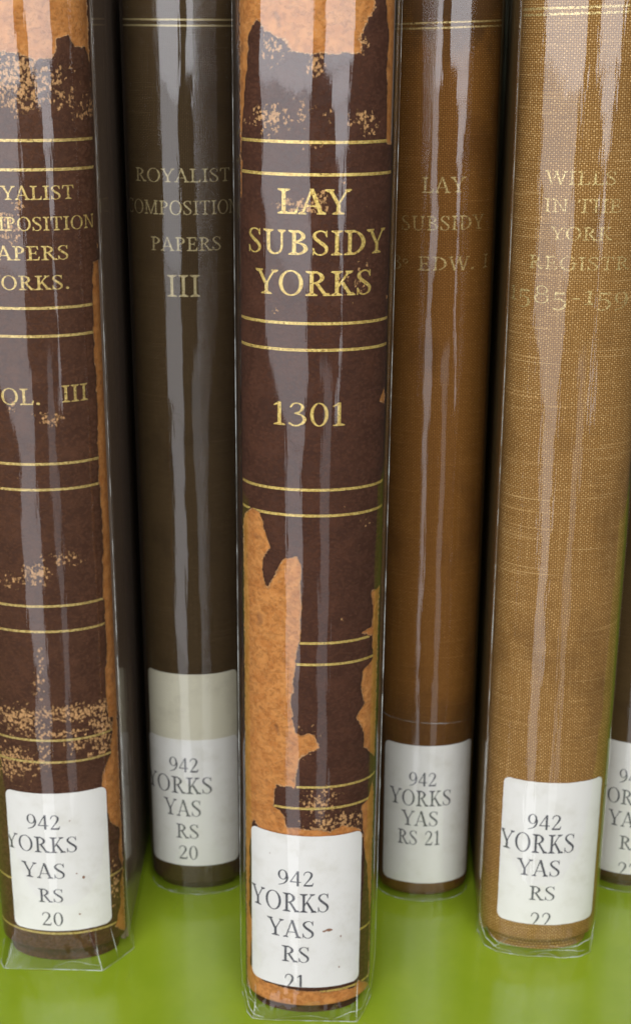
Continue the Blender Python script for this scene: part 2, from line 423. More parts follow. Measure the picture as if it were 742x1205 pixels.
# ------------------------------------------------------------------ materials
class M:
    def __init__(self, name):
        self.m = bpy.data.materials.new(name)
        self.m.use_nodes = True
        self.nt = self.m.node_tree
        self.nt.nodes.clear()
        self.out = self.n('ShaderNodeOutputMaterial')

    def n(self, t, **kw):
        o = self.nt.nodes.new(t)
        for k, v in kw.items(): setattr(o, k, v)
        return o

    def l(self, a, b): self.nt.links.new(a, b)

    def put(self, sock, val):
        if isinstance(val, bpy.types.NodeSocket): self.l(val, sock)
        elif isinstance(val, (tuple, list)): sock.default_value = tuple(val) + ((1,) if len(val) == 3 and len(sock.default_value) == 4 else ())
        else: sock.default_value = val

    def math(self, op, a, b=0.0, c=0.0, clamp=False):
        o = self.n('ShaderNodeMath', operation=op, use_clamp=clamp)
        self.put(o.inputs[0], a); self.put(o.inputs[1], b); self.put(o.inputs[2], c)
        return o.outputs[0]

    def smooth(self, x, lo, hi):
        o = self.n('ShaderNodeMapRange', interpolation_type='SMOOTHSTEP')
        self.put(o.inputs[0], x); self.put(o.inputs[1], lo); self.put(o.inputs[2], hi)
        return o.outputs[0]

    def mix(self, f, a, b, blend='MIX'):
        o = self.n('ShaderNodeMix', data_type='RGBA', blend_type=blend)
        self.put(o.inputs[0], f); self.put(o.inputs[6], a); self.put(o.inputs[7], b)
        return o.outputs[2]

    def uv(self, sx=1, sy=1, off=(0, 0)):
        o = self.n('ShaderNodeUVMap', uv_map="UVMap")
        m = self.n('ShaderNodeMapping')
        m.inputs['Scale'].default_value = (sx, sy, 1)
        m.inputs['Location'].default_value = (off[0], off[1], 0)
        self.l(o.outputs[0], m.inputs[0])
        return m.outputs[0]

    def noise(self, vec, scale=1, detail=3, rough=.55, dist=0):
        o = self.n('ShaderNodeTexNoise')
        self.l(vec, o.inputs['Vector'])
        o.inputs['Scale'].default_value, o.inputs['Detail'].default_value = scale, detail
        o.inputs['Roughness'].default_value, o.inputs['Distortion'].default_value = rough, dist
        return o.outputs[0]

    def voro(self, vec, scale, feature='F1', rnd=1.0):
        o = self.n('ShaderNodeTexVoronoi', feature=feature)
        self.l(vec, o.inputs['Vector'])
        o.inputs['Scale'].default_value = scale
        o.inputs['Randomness'].default_value = rnd
        return o.outputs['Distance']

    def attr(self, name):
        return self.n('ShaderNodeAttribute', attribute_name=name).outputs['Fac']

    def sep(self, v):
        o = self.n('ShaderNodeSeparateXYZ'); self.l(v, o.inputs[0]); return o.outputs[0], o.outputs[1]

    def bump(self, h, strength=.5, dist=.0001, normal=None):
        o = self.n('ShaderNodeBump')
        o.inputs['Strength'].default_value, o.inputs['Distance'].default_value = strength, dist
        self.l(h, o.inputs['Height'])
        if normal: self.l(normal, o.inputs['Normal'])
        return o.outputs[0]

    def bsdf(self, color, rough=.5, normal=None, metallic=0.0, spec=.5):
        o = self.n('ShaderNodeBsdfPrincipled')
        self.put(o.inputs['Base Color'], color); self.put(o.inputs['Roughness'], rough)
        self.put(o.inputs['Metallic'], metallic); self.put(o.inputs['Specular IOR Level'], spec)
        if normal: self.l(normal, o.inputs['Normal'])
        return o.outputs[0]

    def done(self, sh):
        self.l(sh, self.out.inputs[0]); return self.m


def leather_mat(name, dark, dark2, tan, tan2, seed):
    m = M(name)
    uv = m.uv(off=(seed, seed * 3))
    wear, speck = m.attr("wear"), m.attr("speck")
    n1 = m.noise(uv, 1.5, 6, .66)
    edge = m.math('ADD', wear, m.math('MULTIPLY', m.math('SUBTRACT', n1, .5), 1.5))
    m1 = m.smooth(edge, -.05, .07)
    dn = m.n('ShaderNodeTexNoise'); m.l(m.uv(.9, .8, (seed, 0)), dn.inputs['Vector']); dn.inputs['Detail'].default_value = 3
    vd = m.n('ShaderNodeVectorMath', operation='MULTIPLY_ADD')
    m.l(dn.outputs['Color'], vd.inputs[0]); vd.inputs[1].default_value = (1.1, 1.1, 0); m.l(m.uv(1.0, .8, (seed, 0)), vd.inputs[2])
    vo = m.n('ShaderNodeTexVoronoi'); m.l(vd.outputs[0], vo.inputs['Vector']); vo.inputs['Scale'].default_value = 1.7
    cr, cg = m.sep(vo.outputs['Color'])
    patch = m.noise(m.uv(1, 1, (seed, 2)), .55, 3, .6)
    on = m.math('ADD', m.math('MULTIPLY', cr, .45), m.math('MULTIPLY', patch, .9))     # low = loses its colour first
    lim = m.math('ADD', .22, m.math('MULTIPLY', speck, .90))
    grain_on = m.smooth(m.math('SUBTRACT', lim, on), 0.0, .05)
    blob = m.smooth(m.math('ADD', vo.outputs['Distance'], m.math('MULTIPLY', cg, .18)), .76, .60)
    m2 = m.math('MULTIPLY', m.math('MULTIPLY', grain_on, blob), m.smooth(speck, .02, .10))
    # a few lone scuffs anywhere
    n3 = m.noise(m.uv(1.0, .8, (seed * 2, 9)), .9, 4, .7, .3)
    m3 = m.smooth(n3, .735, .755)
    mask = m.math('MAXIMUM', m.math('MAXIMUM', m1, m2), m3)
    gd = m.n('ShaderNodeVectorMath', operation='MULTIPLY_ADD')
    gn = m.n('ShaderNodeTexNoise'); m.l(m.uv(.8, .8, (seed, 6)), gn.inputs['Vector']); gn.inputs['Detail'].default_value = 3
    m.l(gn.outputs['Color'], gd.inputs[0]); gd.inputs[1].default_value = (1.6, 1.6, 0); m.l(m.uv(.85, 1.15), gd.inputs[2])
    grain = m.voro(gd.outputs[0], 1.25, 'F1')
    fine = m.noise(uv, 4.5, 3, .6)
    big = m.noise(uv, .12, 3, .6)
    cd = m.mix(m.smooth(big, .35, .68), dark, dark2)
    cd = m.mix(m.math('MULTIPLY', m.smooth(fine, .45, .75), .35), cd, (.10, .05, .035))
    ct = m.mix(m.smooth(m.noise(uv, .35, 5, .65), .32, .68), tan, tan2)
    ct = m.mix(m.math('MULTIPLY', m.smooth(m.noise(m.uv(1, .5), 3.2, 3, .6), .52, .70), .32), ct, (.64, .39, .19))
    ct = m.mix(m.math('MULTIPLY', m.smooth(m.noise(m.uv(1, 1, (seed, 4)), .22, 2, .5), .62, .74), .5), ct, (.20, .085, .04))
    # torn lip along the edge of the surviving skin, shadow painted as darker tan
    lip = m.math('MULTIPLY', m.smooth(edge, -.05, .05), m.math('SUBTRACT', 1.0, m.smooth(edge, .15, .55)))
    ct = m.mix(m.math('MULTIPLY', lip, .5), ct, (.40, .17, .055))
    ct = m.mix(m.math('MULTIPLY', m.math('SUBTRACT', 1.0, m1), .75), ct, (.62, .365, .165))
    pore = m.math('MULTIPLY', m.smooth(grain, .38, .62), m.smooth(m.noise(uv, .25, 3, .6), .15, .60))
    cd = m.mix(m.math('MULTIPLY', pore, .55), cd, (.026, .010, .006))
    cd = m.mix(m.math('MULTIPLY', m.smooth(grain, .22, .06), .38), cd, (.150, .072, .048))
    # fine hair-line scratches across the skin
    hs = m.smooth(m.noise(m.uv(.35, 2.4, (seed, 41)), 1, 4, .75), .70, .76)
    cd = m.mix(m.math('MULTIPLY', hs, .35), cd, (.22, .12, .075))
    fr_n = m.noise(m.uv(1, 1, (seed, 13)), 2.6, 3, .7)
    fringe = m.math('MULTIPLY', m.math('MULTIPLY', m.smooth(edge, -.06, .03), m.smooth(edge, .30, .12)), m.smooth(fr_n, .42, .58))
    ct = m.mix(m.math('MULTIPLY', fringe, .8), ct, (.78, .50, .26))
    col = m.mix(mask, cd, ct)
    hgt = m.math('ADD', m.math('MULTIPLY', m.smooth(grain, .6, .1), .60), m.math('MULTIPLY', fine, .30))
    hgt = m.math('SUBTRACT', hgt, m.math('MULTIPLY', mask, 2.2))
    nb = m.bump(hgt, .85, .00026)
    return m.done(m.bsdf(col, m.math('ADD', .48, m.math('MULTIPLY', mask, .3)), nb, spec=.12))


def cloth_mat(name, base, light, gap, period, stain=None, slub=.5, seed=0, dots=.8):
    m = M(name)
    uvw = m.n('ShaderNodeUVMap', uv_map="UVMap").outputs[0]
    # threads wander a little
    wob = m.n('ShaderNodeTexNoise'); m.l(m.uv(.35, .35, (seed, seed)), wob.inputs['Vector']); wob.inputs['Scale'].default_value = 1; wob.inputs['Detail'].default_value = 3
    vm = m.n('ShaderNodeVectorMath', operation='MULTIPLY_ADD')
    m.l(wob.outputs['Color'], vm.inputs[0]); vm.inputs[1].default_value = (1.5 * period, 1.1 * period, 0); m.l(uvw, vm.inputs[2])
    x, y = m.sep(vm.outputs[0])
    k = math.pi / period
    sx, sy = m.math('SINE', m.math('MULTIPLY', x, k)), m.math('SINE', m.math('MULTIPLY', y, k * 1.12))
    weave = m.math('MULTIPLY', sx, sy)                       # +1 warp on top, -1 weft on top
    aw = m.math('ABSOLUTE', weave)
    var = m.noise(m.uv(1 / period, 1 / period), .5, 2, .6)
    sl_h = m.noise(m.uv(.035, 1.5 / period, (seed, 0)), 1, 2, .6)
    sl_v = m.noise(m.uv(1.5 / period, .03, (0, seed)), 1, 2, .6)
    big = m.noise(m.uv(.06, .04, (seed, 2)), 1, 4, .6)
    col = m.mix(m.math('MULTIPLY', m.smooth(weave, .15, .85), m.math('MULTIPLY', m.math('ADD', .25 * dots, m.math('MULTIPLY', m.smooth(var, .35, .65), .75 * dots)), m.math('ADD', .45, m.math('MULTIPLY', m.smooth(sl_v, .40, .60), .55)))), base, light)
    col = m.mix(m.math('MULTIPLY', m.math('SUBTRACT', 1.0, m.smooth(aw, .05, .42)), .85), col, gap)
    col = m.mix(m.math('MULTIPLY', m.smooth(sl_h, .60, .72), slub), col, light)
    col = m.mix(m.math('MULTIPLY', m.smooth(sl_h, .42, .30), slub * .7), col, gap)
    col = m.mix(m.math('MULTIPLY', m.smooth(sl_v, .60, .75), slub * .45), col, light)
    col = m.mix(m.math('MULTIPLY', m.smooth(big, .50, .72), .45), col, gap)
    if stain:
        st, v_lo, v_hi = stain
        _, vv = m.sep(uvw)
        nz = m.math('MULTIPLY', m.math('SUBTRACT', m.noise(m.uv(.10, .05, (seed, 7)), 1, 4, .65), .5), 45.0)
        vq = m.math('ADD', vv, nz)
        f = m.math('MAXIMUM', m.smooth(vq, v_hi, v_hi + 16), m.math('MULTIPLY', m.smooth(vq, v_lo + 6, v_lo - 26), .75))
        col = m.mix(m.math('MULTIPLY', f, .72), col, st)
    hgt = m.math('ADD', m.math('MULTIPLY', aw, .6), m.math('MULTIPLY', m.smooth(sl_h, .5, .75), .5))
    nb = m.bump(hgt, .8, .00016)
    # (weave dots put thread highlights into the colour, uneven from column to column)
    return m.done(m.bsdf(col, .68, nb, spec=.10))


def gold_mat(name, bright, worn, keep, seed):
    """gold leaf; where it has rubbed off the cover shows through"""
    m = M(name)
    uv = m.uv(off=(seed, seed))
    n = m.noise(uv, 1.6, 4, .65)
    c = m.mix(m.smooth(n, .35, .65), worn, bright)
    nb = m.bump(m.noise(uv, 3.0, 3), .25, .0001)
    g = m.bsdf(c, .42, nb, metallic=.45, spec=.5)
    t = m.n('ShaderNodeBsdfTransparent')
    a = m.math('MULTIPLY', m.smooth(m.noise(m.uv(1, 1, (seed, 5)), 2.2, 4, .7), keep, keep - .18), 1.0)
    mx = m.n('ShaderNodeMixShader')
    m.l(a, mx.inputs[0]); m.l(t.outputs[0], mx.inputs[1]); m.l(g, mx.inputs[2])
    return m.done(mx.outputs[0])


def film_mat(name, seed, k=1.55, wob=.17, dust=.025):
    """clear polyester book jacket: reflects like both faces of a film, otherwise see-through"""
    m = M(name)
    w1 = m.noise(m.uv(.11, .012, (seed, seed)), 1, 2, .5)
    w2 = m.noise(m.uv(.5, .05, (seed, 3)), 1, 2, .5)
    h = m.math('ADD', w1, m.math('ADD', m.math('MULTIPLY', w2, .20), m.math('MULTIPLY', m.noise(m.uv(1.5, .06, (seed, 31)), 1, 2, .5), .045)))
    nb = m.bump(h, wob, .0012)
    fr = m.n('ShaderNodeFresnel'); fr.inputs[0].default_value = 1.5; m.l(nb, fr.inputs['Normal'])
    fac = m.math('MINIMUM', m.math('MULTIPLY', fr.outputs[0], k), .40)
    gl = m.n('ShaderNodeBsdfGlossy'); gl.inputs['Roughness'].default_value = .045; gl.inputs['Color'].default_value = (1, 1, 1, 1)
    m.l(nb, gl.inputs['Normal'])
    tr = m.n('ShaderNodeBsdfTransparent'); tr.inputs[0].default_value = (.975, .98, .975, 1)
    df = m.n('ShaderNodeBsdfDiffuse'); df.inputs[0].default_value = (.75, .76, .78, 1)
    # scratches, dust
    sc = m.smooth(m.noise(m.uv(2.6, .10, (seed, 11)), 1, 3, .7), .66, .80)
    du = m.smooth(m.noise(m.uv(1.3, 1.1, (seed, 15)), 1, 3, .75), .735, .76)
    d = m.math('ADD', m.math('MULTIPLY', sc, dust * 1.3), m.math('MULTIPLY', du, dust * 5), clamp=True)
    m1 = m.n('ShaderNodeMixShader'); m.l(d, m1.inputs[0]); m.l(tr.outputs[0], m1.inputs[1]); m.l(df.outputs[0], m1.inputs[2])
    m2 = m.n('ShaderNodeMixShader'); m.l(fac, m2.inputs[0]); m.l(m1.outputs[0], m2.inputs[1]); m.l(gl.outputs[0], m2.inputs[2])
    return m.done(m2.outputs[0])


def fold_mat():
    m = M("film_fold")
    tr = m.n('ShaderNodeBsdfTransparent')
    b = m.bsdf((.72, .76, .72), .12, spec=.8)  # pale colour paints the bright highlights along film edges and folds
    mx = m.n('ShaderNodeMixShader')
    a = m.math('ADD', .06, m.math('MULTIPLY', m.smooth(m.noise(m.n('ShaderNodeTexCoord').outputs['Object'], 160, 3), .40, .68), .45))
    m.l(a, mx.inputs[0]); m.l(tr.outputs[0], mx.inputs[1]); m.l(b, mx.inputs[2])
    return m.done(mx.outputs[0])


def paper_mat(name, col, col2, seed):
    m = M(name)
    uv = m.uv(off=(seed, seed))
    c = m.mix(m.smooth(m.noise(uv, .12, 4, .65), .45, .75), col, col2)
    c = m.mix(m.math('MULTIPLY', m.smooth(m.noise(m.uv(1, 1, (seed, 20)), .5, 4, .7), .70, .76), .35), c, (.42, .36, .28))
    nb = m.bump(m.noise(uv, 1.2, 4, .6), .22, .00015)
    return m.done(m.bsdf(c, .55, nb, spec=.3))


def ink_mat():
    m = M("printed_ink")
    n = m.noise(m.uv(), 2.4, 3, .6)
    c = m.mix(m.smooth(n, .40, .72), (.065, .065, .07), (.20, .20, .205))
    return m.done(m.bsdf(c, .6, spec=.2))


def plain_mat(name, c1, c2, scale, rough, bump=.2):
    m = M(name)
    n = m.noise(m.uv(), scale, 4, .6)
    return m.done(m.bsdf(m.mix(m.smooth(n, .3, .7), c1, c2), rough, m.bump(n, bump, .0003)))


def shelf_mat():
    m = M("green_enamel")
    uv = m.uv()
    c = m.mix(m.smooth(m.noise(uv, .05, 4, .6), .35, .7), (.262, .375, .018), (.290, .40, .023))
    c = m.mix(m.math('MULTIPLY', m.smooth(m.noise(uv, .8, 4, .75), .705, .73), .7), c, (.55, .60, .35))
    h = m.math('ADD', m.noise(uv, .16, 2), m.math('MULTIPLY', m.noise(uv, 1.4, 3), .05))
    nb = m.bump(h, .03, .0006)
    r = m.math('ADD', .12, m.math('MULTIPLY', m.noise(m.uv(.3, .08), 1, 3), .12))
    return m.done(m.bsdf(c, r, nb, spec=.5))


PAPER = paper_mat("label_paper", (.82, .80, .745), (.73, .705, .63), 3)
BEIGE = paper_mat("old_label_paper", (.66, .62, .47), (.57, .53, .40), 8)
INK = ink_mat()
FOLD = fold_mat()
RUST = plain_mat("rust_spot", (.22, .10, .05), (.34, .19, .12), 2.0, .8)
PAGES = plain_mat("page_edges", (.55, .47, .34), (.42, .35, .24), .6, .8)
LEATHER3 = leather_mat("maroon_leather", (.088, .034, .0175), (.108, .041, .021), (.64, .272, .074), (.49, .180, .042), 2.0)
LEATHER1 = leather_mat("brown_leather", (.102, .042, .0205), (.124, .051, .025), (.62, .262, .072), (.46, .170, .040), 7.0)
CLOTH2 = cloth_mat("dark_brown_cloth", (.074, .044, .0155), (.165, .108, .048), (.028, .016, .006), .44, slub=.3, seed=3)
CLOTH4 = cloth_mat("brown_cloth", (.245, .098, .0140), (.52, .26, .075), (.085, .030, .0055), .47, ((.050, .025, .010), 70, 220), slub=.28, seed=11)
CLOTH5 = cloth_mat("tan_cloth", (.340, .172, .044), (.82, .53, .22), (.115, .050, .011), .52, slub=.55, seed=5, dots=1.0)
CLOTH6 = cloth_mat("umber_cloth", (.11, .065, .022), (.19, .12, .05), (.05, .028, .01), .40, slub=.4, seed=17)
GOLD3 = gold_mat("gold_leaf", (.86, .66, .20), (.56, .36, .08), .70, 1.0)
GOLD1 = gold_mat("gold_leaf_dull", (.80, .62, .22), (.48, .31, .08), .69, 4.0)
GOLD2 = gold_mat("gold_faint", (.52, .43, .22), (.30, .23, .10), .74, 6.0)
GOLD4 = gold_mat("gold_rubbed", (.66, .50, .20), (.42, .28, .09), .64, 9.0)
GOLD5 = gold_mat("gold_pale", (.88, .72, .32), (.62, .44, .15), .60, 12.0)
DARKBOARD = plain_mat("dark_board", (.20, .14, .10), (.26, .185, .13), .8, .6)
BROWNBOARD = plain_mat("brown_board", (.10, .05, .018), (.14, .07, .025), .8, .65)
TANBOARD = plain_mat("tan_board", (.26, .15, .045), (.32, .19, .06), .8, .65)
SHELF = shelf_mat()
BACK = plain_mat("dark_back_panel", (.03, .035, .015), (.04, .045, .02), .02, .6)

# ------------------------------------------------------------------ the shelf
sh = box("shelf", -420, 420, -9, 262, -22, 0, SHELF, None, 1.2)
sh['kind'] = 'structure'
sh['label'] = "glossy lime green shelf the books stand on"
bk = box("added_back_panel", -420, 420, 262.5, 268, -22, 300, BACK, None, .5)  # unseen panel added to keep the gaps between books dark
bk['kind'] = 'structure'


# ------------------------------------------------------------------ a book
class Book:
    def __init__(self, n, label, x0, Y, lean, yaw, a, b, z0, ztop, mat, board, sa, sb, foot, film, wob=.35, depth=150):
        self.sp = Spine(a, b)
        self.root = thing("book", label, "book", (x0 * MM, Y * MM, .0002), (0, lean, yaw), "old books on the green shelf")
        self.z0, self.ztop, self.n = z0, ztop, n
        sp = self.sp
        # wear fields on the spine grid
        wear = WEAR.get(n)
        step = .42 if wear else .6
        nu, nv = int(2 * sp.umax / step) | 1, int((ztop - z0) / (step * 1.15))
        us, vs = np.linspace(-sp.umax, sp.umax, nu), np.linspace(z0, ztop, nv)
        U, V = np.meshgrid(us, vs)
        off = np.zeros_like(U)
        attrs = {}
        self.wear = None
        if wear:
            wf = uni(*[poly(w) for w in wear])
            def wearf(u, v):
                return wf(u, v) + 1.0 * (fnoise(u * .55, v * .55, n, 4) - .5)
            self.wear = wearf
            wd = np.clip(wearf(U, V), -6, 6)
            sp_d = np.zeros_like(U)
            for (cu, cv, ru, rv, dn) in SPECKS.get(n, []):
                q = ((U - cu) / ru) ** 2 + ((V - cv) / rv) ** 2
                sp_d = np.maximum(sp_d, dn * 1.25 * np.exp(-q * .9) * (q < 4))
            attrs = {"wear": wd, "speck": sp_d}
            s = np.clip((wd + .12) / .3, 0, 1)
            off -= .30 * s * s * (3 - 2 * s)
            off += .05 * (fnoise(U * .25, V * .2, 40 + n) - .5)
        # the tail and head of the spine turn in
        e = np.clip(1 - (V - z0) / 1.6, 0, 1)
        off -= 1.1 * (1 - np.sqrt(np.clip(1 - e * e, 0, 1)))
        P = sp.wrap(U, V, 0)
        Q = sp.wrap(U, V, 1.0) - P
        P = P + Q * off[..., None]
        # recess added under the tail, shaped and kept unworn for a dark contact shadow
        r1, r2 = sp.wrap(us, z0 + .25, -1.9), sp.wrap(us, .35, -2.3)
        P = np.concatenate([r2[None], r1[None], P])
        U = np.concatenate([U[:1], U[:1], U]); V = np.concatenate([V[:1] - 4, V[:1] - 2, V])
        attrs = {k: np.concatenate([np.full((2, nu), -6.0 if k == 'wear' else 0.0), v]) for k, v in attrs.items()}
        nv += 2
        ii = np.arange(nv * nu).reshape(nv, nu)
        faces = np.stack([ii[:-1, :-1], ii[:-1, 1:], ii[1:, 1:], ii[1:, :-1]], -1).reshape(-1, 4).tolist()
        # the added recess closes the tail
        self.spine = build("spine", P.reshape(-1, 3).tolist(), faces, mat, self.root, uvs=np.stack([U.ravel(), V.ravel()], -1), attrs=attrs)
        # boards, joint, pages
        box("cover_board", -a, -a + 2.6, b + 1.0, b + depth, .3, ztop, board, self.root, .7)
        box("cover_board", a - 2.6, a, b + 1.0, b + depth, .3, ztop, board, self.root, .7)
        box("text_block", -a + 2.9, a - 2.9, b + 2.5, b + depth - 4, .9, ztop - 3, PAGES, self.root, .5)
        self.sleeve(sa, sb, foot, film, a, b, depth)

    def sleeve(self, sa, sb, foot, film, a, b, depth):
        es = Spine(sa, sb)
        ns = 97
        s = np.linspace(-1, 1, ns)
        u = s * es.umax
        # foot outline sampled the same way
        Fp = np.array(foot, float)
        seg = np.concatenate([[0], np.cumsum(np.hypot(*np.diff(Fp, axis=0).T))])
        fs = (s + 1) / 2 * seg[-1]
        fx, fy = np.interp(fs, seg, Fp[:, 0]), np.interp(fs, seg, Fp[:, 1])
        zs = np.concatenate([np.linspace(0, 22, 30), np.linspace(26, self.ztop, 46)])
        rows, uvs = [], []
        for z in zs:
            E = es.wrap(u, z, 0)
            k = np.clip(1 - z / 16.0, 0, 1)
            k = k ** 1.7
            crink = 1.0 * (fnoise(s * 8 + 3 * self.n, np.full_like(s, z * .16), 70 + self.n) - .5) * np.clip(1 - z / 14, 0, 1) * np.clip(z / 2.0, 0, 1)
            wav = .16 * (fnoise(s * 3 + 2, np.full_like(s, z * .035), 90 + self.n) - .5)
            x = E[:, 0] * (1 - k) + fx * k
            y = E[:, 1] * (1 - k) + fy * k + crink + wav - (sb - b) - .25 * 0
            left = np.array([[x[0], b + depth, z], [x[0], (b + depth) / 2, z]])
            right = np.array([[x[-1], (b + depth) / 2, z], [x[-1], b + depth, z]])
            mid = np.stack([x, y, np.full_like(x, z)], -1)
            rows.append(np.vstack([left, mid, right]))
            uvs.append(np.stack([np.concatenate([[-es.umax - depth, -es.umax - depth / 2], u, [es.umax + depth / 2, es.umax + depth]]), np.full(ns + 4, z)], -1))
        nv, nu = len(zs), ns + 4
        ii = np.arange(nv * nu).reshape(nv, nu)
        faces = np.stack([ii[:-1, :-1], ii[:-1, 1:], ii[1:, 1:], ii[1:, :-1]], -1).reshape(-1, 4).tolist()
        R = np.array(rows)
        sl = build("plastic_sleeve", R.reshape(-1, 3).tolist(), faces, film, self.root, uvs=np.array(uvs).reshape(-1, 2))
        # folded bottom edge of the film: a thin bead
        ring = R[0, 2:-2]
        V, F = [], []
        for i, p in enumerate(ring):
            d = ring[min(i + 1, ns - 1)] - ring[max(i - 1, 0)]
            d /= np.linalg.norm(d) + 1e-9
            nrm = np.array([d[1], -d[0], 0])
            for k in range(6):
                q = k * math.pi / 3
                V.append((p + nrm * .15 * math.cos(q) + np.array([0, 0, .10 + .10 * math.sin(q)])).tolist())
        for i in range(ns - 1):
            for k in range(6):
                F.append([i * 6 + k, (i + 1) * 6 + k, (i + 1) * 6 + (k + 1) % 6, i * 6 + (k + 1) % 6])
        build("folded_edge", V, F, FOLD, sl)
        self.film, self.R, self.zs, self.foot_s = sl, R[:, 2:-2], zs, 2 * seg / seg[-1] - 1

    def crease(self, path, r=.11, name="film_crease", n=14):
        """a pinched fold of the film, path = (s, z): s runs -1..1 round the spine"""
        P = np.array(path, float)
        Q = np.vstack([2 * P[0] - P[1], P, 2 * P[-1] - P[-2]])
        pts = []
        for i in range(1, len(Q) - 2):
            a, b, c, d = Q[i - 1:i + 3]
            for t in np.linspace(0, 1, n, endpoint=False):
                pts.append(.5 * (2 * b + (c - a) * t + (2 * a - 5 * b + 4 * c - d) * t * t + (3 * b - a - 3 * c + d) * t ** 3))
        pts.append(Q[-2])
        W3 = []
        ns = self.R.shape[1]
        for q_s, q_z in pts:
            fi = np.clip((q_s + 1) / 2 * (ns - 1), 0, ns - 1.001); i = int(fi); fi -= i
            j = int(np.clip(np.searchsorted(self.zs, q_z) - 1, 0, len(self.zs) - 2)); fj = np.clip((q_z - self.zs[j]) / (self.zs[j + 1] - self.zs[j]), 0, 1)
            A = self.R
            W3.append((A[j, i] * (1 - fi) + A[j, i + 1] * fi) * (1 - fj) + (A[j + 1, i] * (1 - fi) + A[j + 1, i + 1] * fi) * fj)
        W3 = np.array(W3)
        V, F = [], []
        m = len(W3)
        for i in range(m):
            d = W3[min(i + 1, m - 1)] - W3[max(i - 1, 0)]
            d /= np.linalg.norm(d) + 1e-9
            up = np.array([0, -1.0, 0.2]); e1 = np.cross(d, up); e1 /= np.linalg.norm(e1) + 1e-9; e2 = np.cross(d, e1)
            rr = r * (.25 + .75 * math.sin(math.pi * (i + .5) / m)) * (.7 + .6 * random.random())
            for k in range(5):
                q = k * 2 * math.pi / 5
                V.append((W3[i] + rr * (math.cos(q) * e1 + math.sin(q) * e2)).tolist())
        for i in range(m - 1):
            for k in range(5):
                F.append([i * 5 + k, (i + 1) * 5 + k, (i + 1) * 5 + (k + 1) % 5, i * 5 + (k + 1) % 5])
        build(name, V, F, FOLD, self.film)

    def rule(self, ua, ub, v, w, mat, slope=0.0, amp=.10):
        def f(U, Vv):
            c = v + slope * U + amp * (fnoise(U * .12, Vv * 0 + v, 5) - .5)
            q = w / 2 - np.abs(Vv - c) + .05 * (fnoise(U * 1.1, Vv * .7, 21) - .5)
            q = np.minimum(q, np.minimum(U - ua, ub - U))
            if self.wear is not None: q = np.minimum(q, -self.wear(U, Vv) - .15)
            return q
        pad = abs(slope) * max(abs(ua), abs(ub)) + .5
        self.sp.print_on("gold_rule", contour(f, ua - .2, v - w - pad, ub + .2, v + w + pad, .16), .05, mat, self.root)

    def line(self, chars, u0, u1, base, cap, G, mat, slope=0.0, fray=.0):
        def er(U, V):
            q = fray * np.maximum(fnoise(U * .9, V * .9, 31) - .52, 0) * 2
            if self.wear is not None: q = np.maximum(q, np.clip(self.wear(U, V) + .3, 0, 3))
            return q
        self.sp.print_on("title_lettering", text_mesh(chars, u0, u1, base, cap, G, slope=slope, erode=er), .055, mat, self.root)

    def label(self, u0, u1, v0, v1, mat, lines, skew=0.0, r=1.8, off=.14, name="paper_label", lab=None, ragged=0.0):
        uc, vc, hw, hh = (u0 + u1) / 2, (v0 + v1) / 2, (u1 - u0) / 2, (v1 - v0) / 2
        def f(U, V):
            x, y = U - uc, V - vc - skew * (U - uc)
            qx, qy = np.abs(x) - hw + r, np.abs(y) - hh + r
            d = np.hypot(np.maximum(qx, 0), np.maximum(qy, 0)) + np.minimum(np.maximum(qx, qy), 0) - r
            return -d + .10 * (fnoise(U * .5, V * .5, 61 + self.n) - .5) + ragged * (fnoise(U * .9, V * .9, 77) - .5)
        o = self.sp.print_on(name, contour(f, u0 - 1, v0 - 1 - abs(skew) * hw, u1 + 1, v1 + 1 + abs(skew) * hw, .5), off, mat, self.root)
        if lab: o['label'] = lab
        for chars, a, b_, base, cap in lines:
            def clip(U, V): return np.maximum(.035 * (fnoise(U * 2, V * 2, 41) - .3), np.clip(.12 - f(U, V), 0, 9) * 40)
            self.sp.print_on("call_number", text_mesh(chars, a, b_, base, cap, INK_GLYPHS, erode=clip), off + .05, INK, o)
        return o

    def spot(self, parent, u, v, ru, rv, mat):
        def f(U, V):
            return (1 - np.hypot((U - u) / ru, (V - v) / rv)) * min(ru, rv) + .25 * (fnoise(U * 2, V * 2, 51) - .5)
        self.sp.print_on("foxing_spot", contour(f, u - 2 * ru, v - 2 * rv, u + 2 * ru, v + 2 * rv, .07), .17, mat, parent)


# ---- left: maroon leather volume III
b1 = Book(1, "dark brown leather book reading VOL. III, scuffed, leftmost of the readable spines", -67.0, 20.5, .0105, 0, 16.5, 9.9, 4.4, 248, LEATHER1, DARKBOARD, 17.3, 10.5,
          [(-17.0, 12), (-15.8, 2), (-14.4, -.4), (11.4, -1.0), (15.0, 3.5), (18.4, 8.5), (17.4, 14)], film_mat("sleeve_film_a", 3))
for v in (210.5, 204.4, 174.5, 168.2, 138.4, 132.2, 102.9, 96.3, 66.9, 60.8, 25.2, 10.3):
    b1.rule(-20.1, 19.4, v, .62, GOLD1)
b1.line("ROYALIST", -9.0, 13.1, 198.1, 2.95, GOLD_GLYPHS, GOLD1)
b1.line("COMPOSITION", -12.2, 18.3, 191.5, 2.95, GOLD_GLYPHS, GOLD1)
b1.line("PAPERS", -7.3, 11.3, 185.1, 3.1, GOLD_GLYPHS, GOLD1)
b1.line("YORKS.", -7.2, 11.2, 178.6, 3.15, GOLD_GLYPHS, GOLD1)
b1.line("VOL.", -9.5, 3.4, 152.5, 3.8, GOLD_GLYPHS, GOLD1)
b1.line("III", 8.2, 14.2, 152.8, 3.95, GOLD_GLYPHS, GOLD1)
